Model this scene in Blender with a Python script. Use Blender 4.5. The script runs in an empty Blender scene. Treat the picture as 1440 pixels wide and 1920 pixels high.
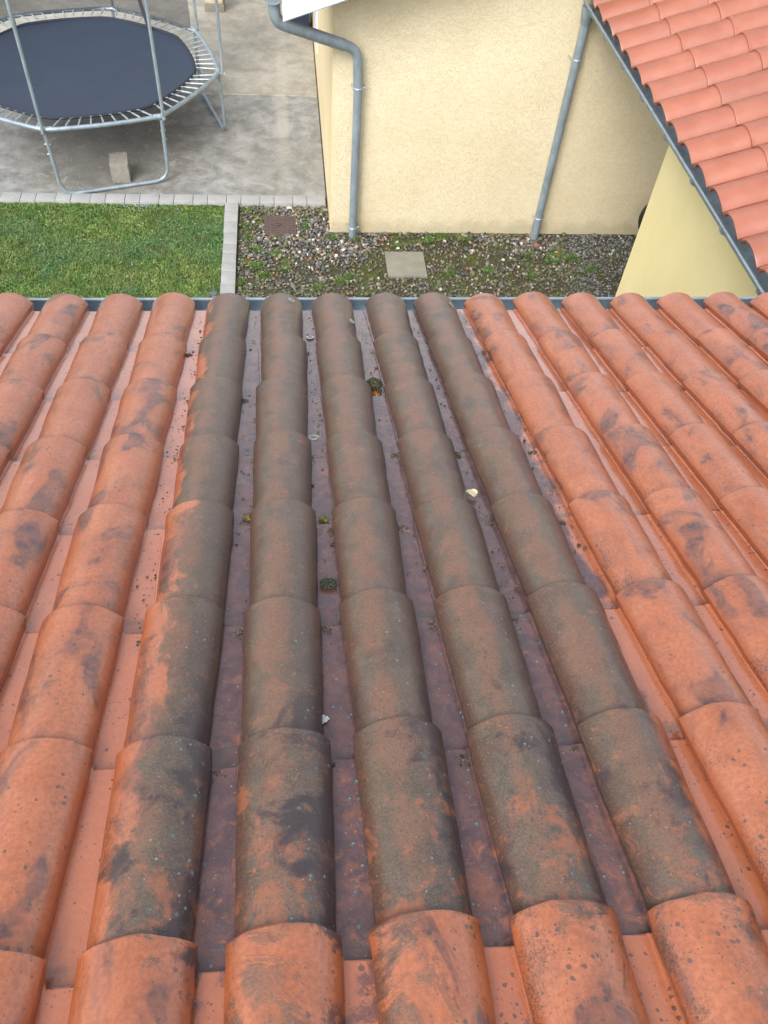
import bpy, bmesh, math, random
import numpy as np
from mathutils import Matrix, Vector
random.seed(7); rng = np.random.default_rng(7)
S = bpy.context.scene
COL = S.collection
rad = math.radians

# ------------------------------------------------------------------ camera
cam_d = bpy.data.cameras.new("camera"); cam = bpy.data.objects.new("camera", cam_d); COL.objects.link(cam)
cam_d.sensor_fit = 'VERTICAL'; cam_d.sensor_height = 24.0; cam_d.lens = 24.0 * 1500 / 1920
cam_d.clip_start = 0.02; cam_d.clip_end = 500
RIGHT = Vector((0.9936517, -0.0905786, 0.0667214))
DOWN = Vector((-0.0306333, -0.7885152, -0.6142519))
FWD = Vector((0.1082489, 0.6083085, -0.7862842))
M = Matrix((( RIGHT.x, -DOWN.x, -FWD.x), (RIGHT.y, -DOWN.y, -FWD.y), (RIGHT.z, -DOWN.z, -FWD.z)))
cam.matrix_world = Matrix.Translation((-0.064527, -2.321039, 4.7)) @ M.to_4x4()
S.camera = cam
S.render.resolution_x = 768; S.render.resolution_y = 1024

# ------------------------------------------------------------------ light
SUN_EL, SUN_AZ = rad(44), rad(212)      # azimuth measured clockwise from +Y; sun behind the left shoulder
W = bpy.data.worlds.new("World"); S.world = W; W.use_nodes = True
wn = W.node_tree.nodes; wl = W.node_tree.links
bg = wn['Background']; sky = wn.new('ShaderNodeTexSky'); sky.sky_type = 'NISHITA'; sky.sun_disc = False
sky.sun_elevation = SUN_EL; sky.sun_rotation = SUN_AZ; sky.dust_density = 3.0; sky.air_density = 1.0
hs = wn.new('ShaderNodeHueSaturation'); hs.inputs['Saturation'].default_value = 0.38
wl.new(sky.outputs[0], hs.inputs['Color']); wl.new(hs.outputs[0], bg.inputs['Color'])
bg.inputs['Strength'].default_value = 0.15
sd = bpy.data.lights.new("sun", 'SUN'); sd.energy = 0.6; sd.angle = rad(30); sd.color = (1.0, 0.96, 0.9)
sun = bpy.data.objects.new("sun", sd); COL.objects.link(sun)
dirv = Vector((math.sin(SUN_AZ) * math.cos(SUN_EL), math.cos(SUN_AZ) * math.cos(SUN_EL), math.sin(SUN_EL)))
sun.rotation_euler = dirv.to_track_quat('Z', 'Y').to_euler()
sun.location = dirv * 30
S.view_settings.view_transform = 'Standard'; S.view_settings.look = 'None'
S.view_settings.gamma = 1; S.view_settings.exposure = 1.15
try: S.view_settings.use_curve_mapping = False
except Exception: pass

# ------------------------------------------------------------------ node helpers
class NT:
    def __init__(s, name):
        s.m = bpy.data.materials.new(name); s.m.use_nodes = True
        s.t = s.m.node_tree; s.b = s.t.nodes['Principled BSDF']; s.tc = s.t.nodes.new('ShaderNodeTexCoord')
        s.obj = s.tc.outputs['Object']
    def n(s, ty, **kw):
        x = s.t.nodes.new('ShaderNode' + ty)
        for k, v in kw.items(): setattr(x, k, v)
        return x
    def put(s, sock, v):
        if isinstance(v, bpy.types.NodeSocket): s.t.links.new(v, sock)
        elif isinstance(v, tuple) and len(v) == 3 and sock.type == 'RGBA': sock.default_value = (*v, 1)
        else: sock.default_value = v
    def math(s, op, a, b=None, c=None, clamp=False):
        x = s.n('Math', operation=op, use_clamp=clamp); s.put(x.inputs[0], a)
        if b is not None: s.put(x.inputs[1], b)
        if c is not None: s.put(x.inputs[2], c)
        return x.outputs[0]
    def noise(s, scale, detail=4, rough=0.55, dist=0.0, vec=None, w=None, col=False):
        x = s.n('TexNoise')
        if w is not None: x.noise_dimensions = '4D'; s.put(x.inputs['W'], w)
        s.put(x.inputs['Vector'], vec or s.obj); x.inputs['Scale'].default_value = scale
        x.inputs['Detail'].default_value = detail; x.inputs['Roughness'].default_value = rough
        x.inputs['Distortion'].default_value = dist
        return x.outputs['Color' if col else 'Fac']
    def vor(s, scale, vec=None, feature='F1', rand=1.0, out='Distance', w=None):
        x = s.n('TexVoronoi', feature=feature)
        if w is not None: x.voronoi_dimensions = '4D'; s.put(x.inputs['W'], w)
        s.put(x.inputs['Vector'], vec or s.obj); x.inputs['Scale'].default_value = scale
        x.inputs['Randomness'].default_value = rand
        return x.outputs[out]
    def ramp(s, f, a, b, lo=0.0, hi=1.0):
        x = s.n('MapRange', interpolation_type='SMOOTHSTEP'); s.put(x.inputs['Value'], f)
        s.put(x.inputs['From Min'], a); s.put(x.inputs['From Max'], b)
        x.inputs['To Min'].default_value = lo; x.inputs['To Max'].default_value = hi
        return x.outputs[0]
    def mix(s, f, a, b, mode='MIX'):
        x = s.n('MixRGB', blend_type=mode); s.put(x.inputs[0], f); s.put(x.inputs[1], a); s.put(x.inputs[2], b)
        return x.outputs[0]
    def mapv(s, scale=(1, 1, 1), loc=(0, 0, 0), rot=(0, 0, 0), vec=None):
        x = s.n('Mapping'); s.put(x.inputs['Vector'], vec or s.obj)
        x.inputs['Scale'].default_value = scale; x.inputs['Location'].default_value = loc; x.inputs['Rotation'].default_value = rot
        return x.outputs[0]
    def xyz(s, vec=None):
        x = s.n('SeparateXYZ'); s.put(x.inputs[0], vec or s.obj); return x.outputs
    def attr(s, name, out='Color'):
        x = s.n('Attribute', attribute_name=name); return x.outputs[out]
    def bump(s, h, strength=0.5, dist=0.01, nrm=None):
        x = s.n('Bump'); s.put(x.inputs['Height'], h); x.inputs['Strength'].default_value = strength
        x.inputs['Distance'].default_value = dist
        if nrm: s.put(x.inputs['Normal'], nrm)
        return x.outputs[0]
    def out(s, color=None, rough=None, metal=None, normal=None, **kw):
        if color is not None: s.put(s.b.inputs['Base Color'], color)
        if rough is not None: s.put(s.b.inputs['Roughness'], rough)
        if metal is not None: s.put(s.b.inputs['Metallic'], metal)
        if normal is not None: s.put(s.b.inputs['Normal'], normal)
        for k, v in kw.items(): s.put(s.b.inputs[k.replace('_', ' ')], v)
        return s.m

# ------------------------------------------------------------------ materials
def mat_old_tiles():
    t = NT("weathered_terracotta")
    tr = t.n('SeparateColor'); t.put(tr.inputs[0], t.attr('tile')); r1, r2, r3 = tr.outputs
    lo = t.n('SeparateColor'); t.put(lo.inputs[0], t.attr('place')); bx, ispan, along = lo.outputs   # across the barrel 0..1, pan?, along 0..1
    X = t.xyz(); u, v = X[0], X[1]
    w = t.math('MULTIPLY', r1, 37.0)
    big = t.noise(6.5, 4, 0.6, 0.6, w=w)
    mid = t.noise(26, 4, 0.6, w=w)
    fine = t.noise(240, 3, 0.65)
    # clay
    c = t.mix(t.ramp(big, 0.32, 0.7), (0.330, 0.092, 0.034), (0.420, 0.142, 0.066))
    c = t.mix(t.math('MULTIPLY', t.ramp(mid, 0.35, 0.7), 0.5), c, (0.36, 0.118, 0.056))
    c = t.mix(t.math('MULTIPLY', r2, 0.35), c, (0.43, 0.140, 0.060))
    c = t.mix(1.0, c, t.mix(t.ramp(t.noise(120, 4, 0.7), 0.32, 0.68), (0.92, 0.92, 0.90), (1.24, 1.28, 1.30)), 'MULTIPLY')
    run = t.ramp(t.noise(20, 4, 0.6, 0.3, vec=t.mapv(scale=(2.2, 0.32, 2.2)), w=w), 0.50, 0.74)
    c = t.mix(t.math('MULTIPLY', run, 0.38), c, (0.22, 0.082, 0.048))
    # smoke marks of the firing: sharp edged on one side
    st = t.mapv(scale=(1.25, 0.8, 1.25))
    sm = t.noise(6.2, 5, 0.52, 1.0, vec=st, w=t.math('ADD', w, 9.0))
    smoke = t.ramp(sm, 0.525, 0.60)
    smoke2 = t.math('MULTIPLY', t.ramp(sm, 0.46, 0.57), 0.32)
    tipz = t.math('MULTIPLY', t.ramp(t.math('ADD', along, t.math('MULTIPLY', mid, -0.2)), 0.86, 0.66), 1.0)
    smoke = t.math('MULTIPLY', t.math('MAXIMUM', smoke, smoke2), t.math('SUBTRACT', 1.0, t.math('MULTIPLY', ispan, 0.55)))
    smk_col = t.mix(mid, (0.030, 0.023, 0.030), (0.080, 0.055, 0.060))
    c = t.mix(t.math('MULTIPLY', smoke, t.ramp(t.math('ADD', mid, t.math('MULTIPLY', t.noise(95, 4, 0.75), 0.6)), 0.50, 0.95, 0.92, 0.42)), c, smk_col)
    # deeper orange painted on the flanks, imitating the weaker sky sheen there
    edge = t.math('ABSOLUTE', t.math('SUBTRACT', bx, 0.5))
    flank = t.math('MULTIPLY', t.ramp(t.math('ADD', edge, t.math('MULTIPLY', t.math('SUBTRACT', mid, 0.5), 0.12)), 0.36, 0.48), t.math('SUBTRACT', 1.0, ispan))
    c = t.mix(t.math('MULTIPLY', flank, 0.75), c, (0.34, 0.080, 0.018))
    c = t.mix(t.math('MULTIPLY', ispan, 0.6), c, t.mix(big, (0.46, 0.140, 0.062), (0.56, 0.200, 0.105)))  # pan clay painted lighter to offset the occlusion between barrels
    # ---- the grown-over band in the middle of the roof
    e1 = t.math('MULTIPLY', t.math('SUBTRACT', t.noise(7, 5, 0.6, 0.5), 0.5), 0.24)
    vn = t.math('MULTIPLY', v, -1.0)                        # up the slope
    left = t.math('ADD', -0.385, t.math('MULTIPLY', t.ramp(vn, 0.2, 1.9), 0.03))
    ul = t.ramp(t.math('SUBTRACT', t.math('ADD', u, e1), left), -0.008, 0.016)
    right = t.math('ADD', 0.655, t.math('MULTIPLY', t.ramp(vn, 1.2, 2.1), -0.055))
    ur = t.ramp(t.math('SUBTRACT', t.math('ADD', u, t.math('MULTIPLY', e1, 0.8)), right), 0.014, -0.014)
    band = t.math('MULTIPLY', ul, ur)
    e2 = t.math('MULTIPLY', t.math('SUBTRACT', t.noise(11, 5, 0.65, 0.8), 0.5), 1.1)
    vv = t.ramp(t.math('ADD', vn, e2), 2.9, 2.2)
    top = t.math('MAXIMUM', t.math('LESS_THAN', t.attr('row', 'Fac'), 5.5), t.math('MULTIPLY', t.math('MULTIPLY', t.ramp(t.noise(8.5, 6, 0.7, 0.6), 0.50, 0.60), t.ramp(t.attr('row', 'Fac'), 7.5, 6.5)), 0.75))       # the clean course nearest the camera
    band = t.math('MULTIPLY', t.math('MULTIPLY', band, vv), top)
    # colours of the growth
    g1 = t.noise(16, 5, 0.65, 0.3); g2 = t.noise(9, 4, 0.6, 0.4, w=t.math('ADD', w, 3.0))
    grow = t.mix(t.ramp(g1, 0.25, 0.75), (0.066, 0.055, 0.039), (0.132, 0.105, 0.072))
    dark = t.ramp(t.math('ADD', bx, t.math('MULTIPLY', t.math('SUBTRACT', g2, 0.5), 0.8)), 0.50, 0.88)
    grow = t.mix(t.math('MULTIPLY', dark, 0.75), grow, (0.050, 0.039, 0.037))
    wornz = t.math('MULTIPLY', t.ramp(t.math('ADD', t.math('ABSOLUTE', t.math('SUBTRACT', bx, 0.42)), t.math('MULTIPLY', g2, -0.9)), -0.24, -0.42), 0.62)
    grow = t.mix(wornz, grow, (0.23, 0.105, 0.060))
    rust = t.ramp(t.math('ADD', bx, t.math('MULTIPLY', t.math('SUBTRACT', g1, 0.5), 0.35)), 0.27, 0.05)
    grow = t.mix(t.math('MULTIPLY', rust, 0.85), grow, t.mix(g1, (0.050, 0.016, 0.008), (0.16, 0.050, 0.016)))
    rustr = t.math('MULTIPLY', t.ramp(t.math('ADD', bx, t.math('MULTIPLY', t.math('SUBTRACT', g2, 0.5), 0.9)), 0.90, 1.04), t.ramp(vn, 0.9, 1.9))
    grow = t.mix(t.math('MULTIPLY', rustr, 0.85), grow, (0.20, 0.062, 0.024))
    olive = t.math('MULTIPLY', t.ramp(t.noise(5.5, 3, 0.6, 0.3), 0.44, 0.72), t.math('MULTIPLY', t.ramp(bx, 0.5, 0.15), 0.35))
    grow = t.mix(olive, grow, (0.082, 0.074, 0.026))
    rim = t.math('MULTIPLY', t.ramp(t.math('ADD', edge, t.math('MULTIPLY', t.math('SUBTRACT', g1, 0.5), 0.15)), 0.30, 0.47), 0.62)
    grow = t.mix(rim, grow, (0.038, 0.021, 0.014))
    # grit: fine light and dark grains
    grain = t.noise(250, 4, 0.85)
    grow = t.mix(t.math('MULTIPLY', t.ramp(grain, 0.52, 0.66), 0.62), grow, (0.25, 0.175, 0.105))
    grow = t.mix(t.math('MULTIPLY', t.ramp(grain, 0.48, 0.36), 0.7), grow, (0.030, 0.022, 0.018))
    pang = t.mix(t.ramp(t.noise(24, 4, 0.6, 0.5), 0.35, 0.68), (0.065, 0.040, 0.050), (0.160, 0.074, 0.070))  # stained channels, with purple-grey sky reflection painted into the colour
    pang = t.mix(t.math('MULTIPLY', t.ramp(t.noise(150, 2, 0.6), 0.52, 0.68), 0.35), pang, (0.045, 0.032, 0.034))
    grow = t.mix(t.ramp(ispan, 0.4, 0.6), grow, pang)
    patchy = t.ramp(t.math('ADD', t.noise(30, 5, 0.65, 0.6), t.math('MULTIPLY', t.ramp(vn, 1.7, 2.3), -0.09)), 0.18, 0.42)
    c = t.mix(t.math('MULTIPLY', t.math('MULTIPLY', band, patchy), 0.93), c, grow)
    # old purple-black firing marks showing in the near part of the band
    nearz = t.math('MULTIPLY', t.ramp(vn, 1.45, 1.95), band)
    og = t.math('MULTIPLY', nearz, t.ramp(t.math('ADD', t.noise(13, 6, 0.68, 0.5, w=w), t.math('MULTIPLY', t.ramp(vn, 1.5, 2.2), 0.10)), 0.61, 0.71))
    c = t.mix(t.math('MULTIPLY', t.math('MULTIPLY', og, t.math('SUBTRACT', 1.0, t.math('MULTIPLY', ispan, 0.4))), 0.78), c, (0.36, 0.115, 0.048))
    pm = t.math('MULTIPLY', nearz, t.ramp(t.math('ADD', t.noise(9.5, 6, 0.66, 0.6, w=t.math('ADD', w, 5.0)), t.math('MULTIPLY', t.ramp(bx, 0.45, 0.9), 0.13)), 0.54, 0.65))
    c = t.mix(t.math('MULTIPLY', t.math('MULTIPLY', pm, t.math('SUBTRACT', 1.0, ispan)), 0.85), c, (0.028, 0.017, 0.023))
    # ---- dark lichen specks in loose clusters, on the right flank mostly
    jit = t.n('VectorMath', operation='ADD'); t.put(jit.inputs[0], t.obj)
    sc = t.n('VectorMath', operation='SCALE'); t.put(sc.inputs[0], t.noise(90, 2, 0.5, col=True)); sc.inputs['Scale'].default_value = 0.006
    t.put(jit.inputs[1], sc.outputs[0])
    def spots(scale, size, clus, lo, vec=None):
        d = t.vor(scale, vec=jit.outputs[0]); rnd = t.vor(scale, vec=jit.outputs[0], out='Color')
        rs = t.xyz(rnd)[0]
        keep = t.math('GREATER_THAN', t.math('ADD', rs, clus), lo)
        rad_ = t.math('MULTIPLY', t.xyz(rnd)[1], size)
        return t.math('MULTIPLY', keep, t.ramp(t.math('SUBTRACT', d, rad_), 0.06, 0.0)), d
    clus = t.math('MULTIPLY', t.ramp(t.noise(5.0, 2, 0.5, w=w), 0.45, 0.7), 0.55)
    rgt = t.math('MULTIPLY', t.ramp(bx, 0.45, 0.8), 0.18)
    s1, _ = spots(75, 0.30, t.math('ADD', clus, rgt), 1.02)
    s2, _ = spots(150, 0.32, t.math('ADD', clus, rgt), 1.0)
    c = t.mix(t.math('MULTIPLY', t.math('MAXIMUM', s1, t.math('MULTIPLY', s2, 0.8)), 0.78), c, (0.085, 0.062, 0.056))
    soot = t.math('MULTIPLY', t.ramp(t.math('ADD', t.noise(260, 4, 0.8), t.math('MULTIPLY', t.ramp(t.noise(10, 4, 0.6, w=w), 0.42, 0.66), 0.13)), 0.60, 0.68), t.math('MAXIMUM', t.ramp(bx, 0.46, 0.10), t.math('MULTIPLY', t.ramp(bx, 0.72, 0.98), t.ramp(r3, 0.3, 0.8))))
    c = t.mix(t.math('MULTIPLY', t.math('MULTIPLY', soot, t.math('SUBTRACT', 1.0, ispan)), 0.72), c, (0.060, 0.038, 0.030))
    # ---- pale blue-grey lichen discs, on the near tiles of the band
    lz = t.math('MULTIPLY', t.math('MULTIPLY', band, t.ramp(vn, 1.2, 1.75)), t.ramp(bx, 0.42, 0.62))
    s3, d3 = spots(58, 0.33, t.math('MULTIPLY', lz, 0.62), 1.10)
    disc = t.mix(t.ramp(d3, 0.02, 0.18), (0.36, 0.38, 0.34), (0.085, 0.10, 0.095))
    c = t.mix(t.math('MULTIPLY', s3, 0.85), c, disc)
    s4, _ = spots(190, 0.20, t.math('MULTIPLY', band, 0.12), 1.03)
    c = t.mix(t.math('MULTIPLY', s4, 0.75), c, (0.42, 0.38, 0.28))
    # pale grit all over
    s6, _ = spots(210, 0.26, t.math('MULTIPLY', clus, 0.4), 1.06)
    c = t.mix(t.math('MULTIPLY', s6, 0.7), c, (0.075, 0.050, 0.042))
    s5, _ = spots(330, 0.12, 0.0, 0.965)
    c = t.mix(t.math('MULTIPLY', s5, 0.8), c, (0.60, 0.48, 0.36))
    # grime lines in the seams, where each tile goes under the next one
    seam = t.math('MULTIPLY', t.ramp(t.math('ADD', along, t.math('MULTIPLY', mid, 0.05)), 0.90, 0.95), t.ramp(t.noise(14, 3, 0.6), 0.40, 0.62))
    c = t.mix(t.math('MULTIPLY', seam, 0.55), c, (0.10, 0.062, 0.042))
    # ---- wet film
    wetn = t.noise(9, 3, 0.6)
    rough = t.math('ADD', 0.24, t.math('MULTIPLY', wetn, 0.28))
    rough = t.math('SUBTRACT', rough, t.math('MULTIPLY', ispan, 0.30))
    rough = t.math('ADD', rough, t.math('MULTIPLY', band, t.math('MULTIPLY', t.math('SUBTRACT', 1.0, ispan), 0.10)), clamp=True)
    h = t.math('ADD', t.math('MULTIPLY', mid, 0.35), t.math('MULTIPLY', fine, 0.16))
    h = t.math('ADD', h, t.math('MULTIPLY', t.math('MULTIPLY', grain, band), 1.1))
    h = t.math('ADD', h, t.math('MULTIPLY', t.math('MAXIMUM', s3, s1), 0.25))
    h = t.math('ADD', h, t.math('MULTIPLY', t.math('MULTIPLY', t.noise(70, 3, 0.6, 0.4), ispan), 0.45))
    h = t.math('ADD', h, t.math('MULTIPLY', big, 0.8))
    return t.out(c, rough, normal=t.bump(h, 0.6, 0.0036), Specular_IOR_Level=0.6, Coat_Weight=t.math('ADD', 0.55, t.math('MULTIPLY', ispan, 0.45)), Coat_Roughness=t.math('SUBTRACT', 0.27, t.math('MULTIPLY', ispan, 0.14)))

def mat_new_tiles():
    t = NT("clean_terracotta")
    tr = t.n('SeparateColor'); t.put(tr.inputs[0], t.attr('tile')); r1, r2, r3 = tr.outputs
    w = t.math('MULTIPLY', r1, 31.0)
    big = t.noise(7, 4, 0.6, w=w); fine = t.noise(190, 3, 0.6)
    c = t.mix(t.ramp(big, 0.3, 0.7), (0.35, 0.110, 0.062), (0.41, 0.145, 0.088))
    c = t.mix(t.math('MULTIPLY', r2, 0.5), c, (0.30, 0.112, 0.074))
    vn = t.xyz()[1]
    sm = t.ramp(t.noise(9, 5, 0.6, 0.8, vec=t.mapv(scale=(1.2, 0.6, 1)), w=w), 0.52, 0.72)
    c = t.mix(t.math('MULTIPLY', sm, 0.45), c, (0.24, 0.125, 0.095))
    d = t.vor(120); k = t.math('MULTIPLY', t.ramp(d, 0.22, 0.14), t.math('GREATER_THAN', t.xyz(t.vor(120, out='Color'))[0], 0.93))
    c = t.mix(t.math('MULTIPLY', k, 0.7), c, (0.10, 0.07, 0.06))
    rough = t.math('ADD', 0.38, t.math('MULTIPLY', big, 0.25))
    return t.out(c, rough, normal=t.bump(t.math('ADD', fine, t.math('MULTIPLY', big, 2.0)), 0.3, 0.003), Coat_Weight=0.4, Coat_Roughness=0.35)

def mat_stucco(name, a, b, worm=1.0, stain=True):
    t = NT(name)
    wv = t.noise(38, 3, 0.5, 2.0, vec=t.mapv(scale=(0.8, 1, 1.25))); pits = t.ramp(wv, 0.34, 0.50)
    fine = t.noise(300, 2, 0.6)
    c = t.mix(t.ramp(t.noise(1.6, 4, 0.6), 0.3, 0.7), a, b)
    c = t.mix(t.math('MULTIPLY', t.math('SUBTRACT', 1.0, pits), 0.07 * worm), c, (a[0] * 0.5, a[1] * 0.42, a[2] * 0.3))
    if stain:
        z = t.xyz()[2]
        g = t.math('MULTIPLY', t.ramp(t.math('ADD', z, t.math('MULTIPLY', t.noise(6, 4, 0.7), -0.25)), 0.07, -0.08), 0.35)
        c = t.mix(g, c, (0.30, 0.27, 0.16))
        s = t.ramp(t.noise(3.2, 4, 0.6, vec=t.mapv(scale=(1.2, 1, 0.35))), 0.55, 0.75)
        c = t.mix(t.math('MULTIPLY', s, 0.14), c, (0.62, 0.50, 0.28))
    sp = t.math('MULTIPLY', t.ramp(t.vor(55), 0.16, 0.10), t.math('GREATER_THAN', t.xyz(t.vor(55, out='Color'))[0], 0.95))
    c = t.mix(t.math('MULTIPLY', sp, 0.45), c, (0.30, 0.24, 0.12))
    c = t.mix(t.math('MULTIPLY', t.ramp(t.noise(28, 5, 0.7), 0.50, 0.75), 0.08), c, (a[0] * 0.72, a[1] * 0.66, a[2] * 0.55))
    h = t.math('ADD', t.math('MULTIPLY', pits, worm), t.math('MULTIPLY', fine, 0.35))
    return t.out(c, 0.9, normal=t.bump(h, 0.55 if worm > 0.5 else 0.12, 0.006 if worm > 0.5 else 0.003), Specular_IOR_Level=0.2)

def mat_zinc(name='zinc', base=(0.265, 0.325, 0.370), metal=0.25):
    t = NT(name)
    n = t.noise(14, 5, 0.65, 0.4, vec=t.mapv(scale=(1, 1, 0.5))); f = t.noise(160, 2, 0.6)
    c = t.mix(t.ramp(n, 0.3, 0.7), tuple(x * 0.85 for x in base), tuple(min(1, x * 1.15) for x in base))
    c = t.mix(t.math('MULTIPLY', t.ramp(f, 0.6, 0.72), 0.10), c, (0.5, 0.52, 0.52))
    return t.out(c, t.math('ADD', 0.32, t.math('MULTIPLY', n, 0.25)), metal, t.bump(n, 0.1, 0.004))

def mat_plain(name, c, rough=0.6, metal=0.0, var=0.25, scale=20, bump=0.15):
    t = NT(name); n = t.noise(scale, 5, 0.6)
    cc = t.mix(n, tuple(x * (1 - var) for x in c), tuple(min(1, x * (1 + var)) for x in c))
    return t.out(cc, rough, metal, t.bump(t.noise(scale * 6, 3, 0.6), bump, 0.004))

def mat_concrete():
    t = NT("old_concrete"); X = t.xyz(); x, y = X[0], X[1]
    n1 = t.noise(0.9, 5, 0.62, 0.3); n2 = t.noise(4.5, 6, 0.68, 0.3); n3 = t.noise(60, 3, 0.65)
    far = t.ramp(t.math('ADD', y, t.math('MULTIPLY', n2, 0.02)), 7.83, 7.87)
    near_c = t.mix(t.ramp(n2, 0.32, 0.66), (0.21, 0.211, 0.200), (0.36, 0.360, 0.345))
    far_c = t.mix(t.ramp(n2, 0.32, 0.68), (0.31, 0.290, 0.240), (0.45, 0.425, 0.355))
    c = t.mix(far, near_c, far_c)
    c = t.mix(t.math('MULTIPLY', t.ramp(n1, 0.52, 0.34), 0.32), c, (0.17, 0.16, 0.135))
    # concrete darker in a rounded patch under the trampoline
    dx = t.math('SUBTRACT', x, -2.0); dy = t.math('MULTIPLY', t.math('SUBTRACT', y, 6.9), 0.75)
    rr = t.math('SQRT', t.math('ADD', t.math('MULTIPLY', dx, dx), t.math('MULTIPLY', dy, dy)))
    under_dark = t.ramp(t.math('ADD', rr, t.math('MULTIPLY', n2, 1.0)), 2.05, 1.15)
    c = t.mix(t.math('MULTIPLY', under_dark, 0.60), c, (0.125, 0.115, 0.095))
    # light lime patches and pale streak from the wheel track
    lp = t.ramp(t.noise(3.2, 5, 0.55, 0.9), 0.60, 0.66)
    c = t.mix(t.math('MULTIPLY', lp, 0.42), c, (0.43, 0.40, 0.34))
    stre = t.math('MULTIPLY', t.ramp(t.math('ABSOLUTE', t.math('SUBTRACT', x, t.math('ADD', -0.12, t.math('MULTIPLY', n2, 0.06)))), 0.10, 0.03), t.ramp(n1, 0.25, 0.6))
    c = t.mix(t.math('MULTIPLY', stre, 0.35), c, (0.52, 0.49, 0.41))
    gr = t.math('MULTIPLY', t.ramp(t.noise(2.2, 5, 0.65), 0.57, 0.72), t.ramp(y, 7.0, 5.6))
    c = t.mix(t.math('MULTIPLY', gr, 0.5), c, (0.24, 0.23, 0.12))
    d = t.vor(38); k = t.math('MULTIPLY', t.ramp(d, 0.26, 0.16), t.math('GREATER_THAN', t.xyz(t.vor(38, out='Color'))[0], 0.88))
    c = t.mix(t.math('MULTIPLY', k, 0.75), c, (0.62, 0.60, 0.55))
    c = t.mix(t.math('MULTIPLY', t.ramp(n3, 0.42, 0.30), 0.4), c, (0.10, 0.09, 0.075))
    lip = t.math('MULTIPLY', t.ramp(t.math('ABSOLUTE', t.math('SUBTRACT', y, 7.85)), 0.012, 0.004), 0.6)
    c = t.mix(t.math('MULTIPLY', lip, t.ramp(n2, 0.35, 0.5)), c, (0.62, 0.60, 0.54))
    return t.out(c, 0.78, normal=t.bump(t.math('ADD', n3, t.math('MULTIPLY', n2, 1.5)), 0.4, 0.006))

def mat_soil():
    t = NT("mossy_soil")
    n = t.noise(3.5, 5, 0.65); n2 = t.noise(40, 4, 0.7)
    c = t.mix(n2, (0.030, 0.026, 0.018), (0.115, 0.095, 0.062))
    c = t.mix(t.ramp(n, 0.47, 0.60), c, t.mix(n2, (0.045, 0.060, 0.014), (0.13, 0.15, 0.040)))
    return t.out(c, 0.9, normal=t.bump(n2, 0.8, 0.01))

def mat_attr(name, rough=0.7, var=0.25, scale=60, coat=0.0, trans=0.0):
    t = NT(name); a = t.attr('tint'); n = t.noise(scale, 3, 0.6)
    c = t.mix(1.0, a, t.mix(n, (1 - var,) * 3, (1 + var * 0.6,) * 3), 'MULTIPLY')
    t.out(c, rough, Coat_Weight=coat)
    return t.m

def mat_net():
    t = NT("safety_net")
    m = t.mapv(scale=(1, 1, 1), rot=(0, 0, 0))
    n = t.noise(700, 1, 0.5)
    al = t.ramp(n, 0.40, 0.60, 0.45, 0.85)
    return t.out((0.05, 0.05, 0.055), 0.8, Alpha=al)

def mat_mat():
    t = NT("woven_jumping_mat")
    X = t.xyz(); w1 = t.math('SINE', t.math('MULTIPLY', X[0], 900.0)); w2 = t.math('SINE', t.math('MULTIPLY', X[1], 900.0))
    n = t.noise(3.0, 4, 0.6)
    c = t.mix(n, (0.013, 0.026, 0.052), (0.024, 0.043, 0.078))
    return t.out(c, 0.55, normal=t.bump(t.math('ADD', t.math('MULTIPLY', w1, w2), t.math('MULTIPLY', t.noise(3.5, 3, 0.5, 0.8), 14.0)), 0.35, 0.003), Sheen_Weight=0.05)

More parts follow.
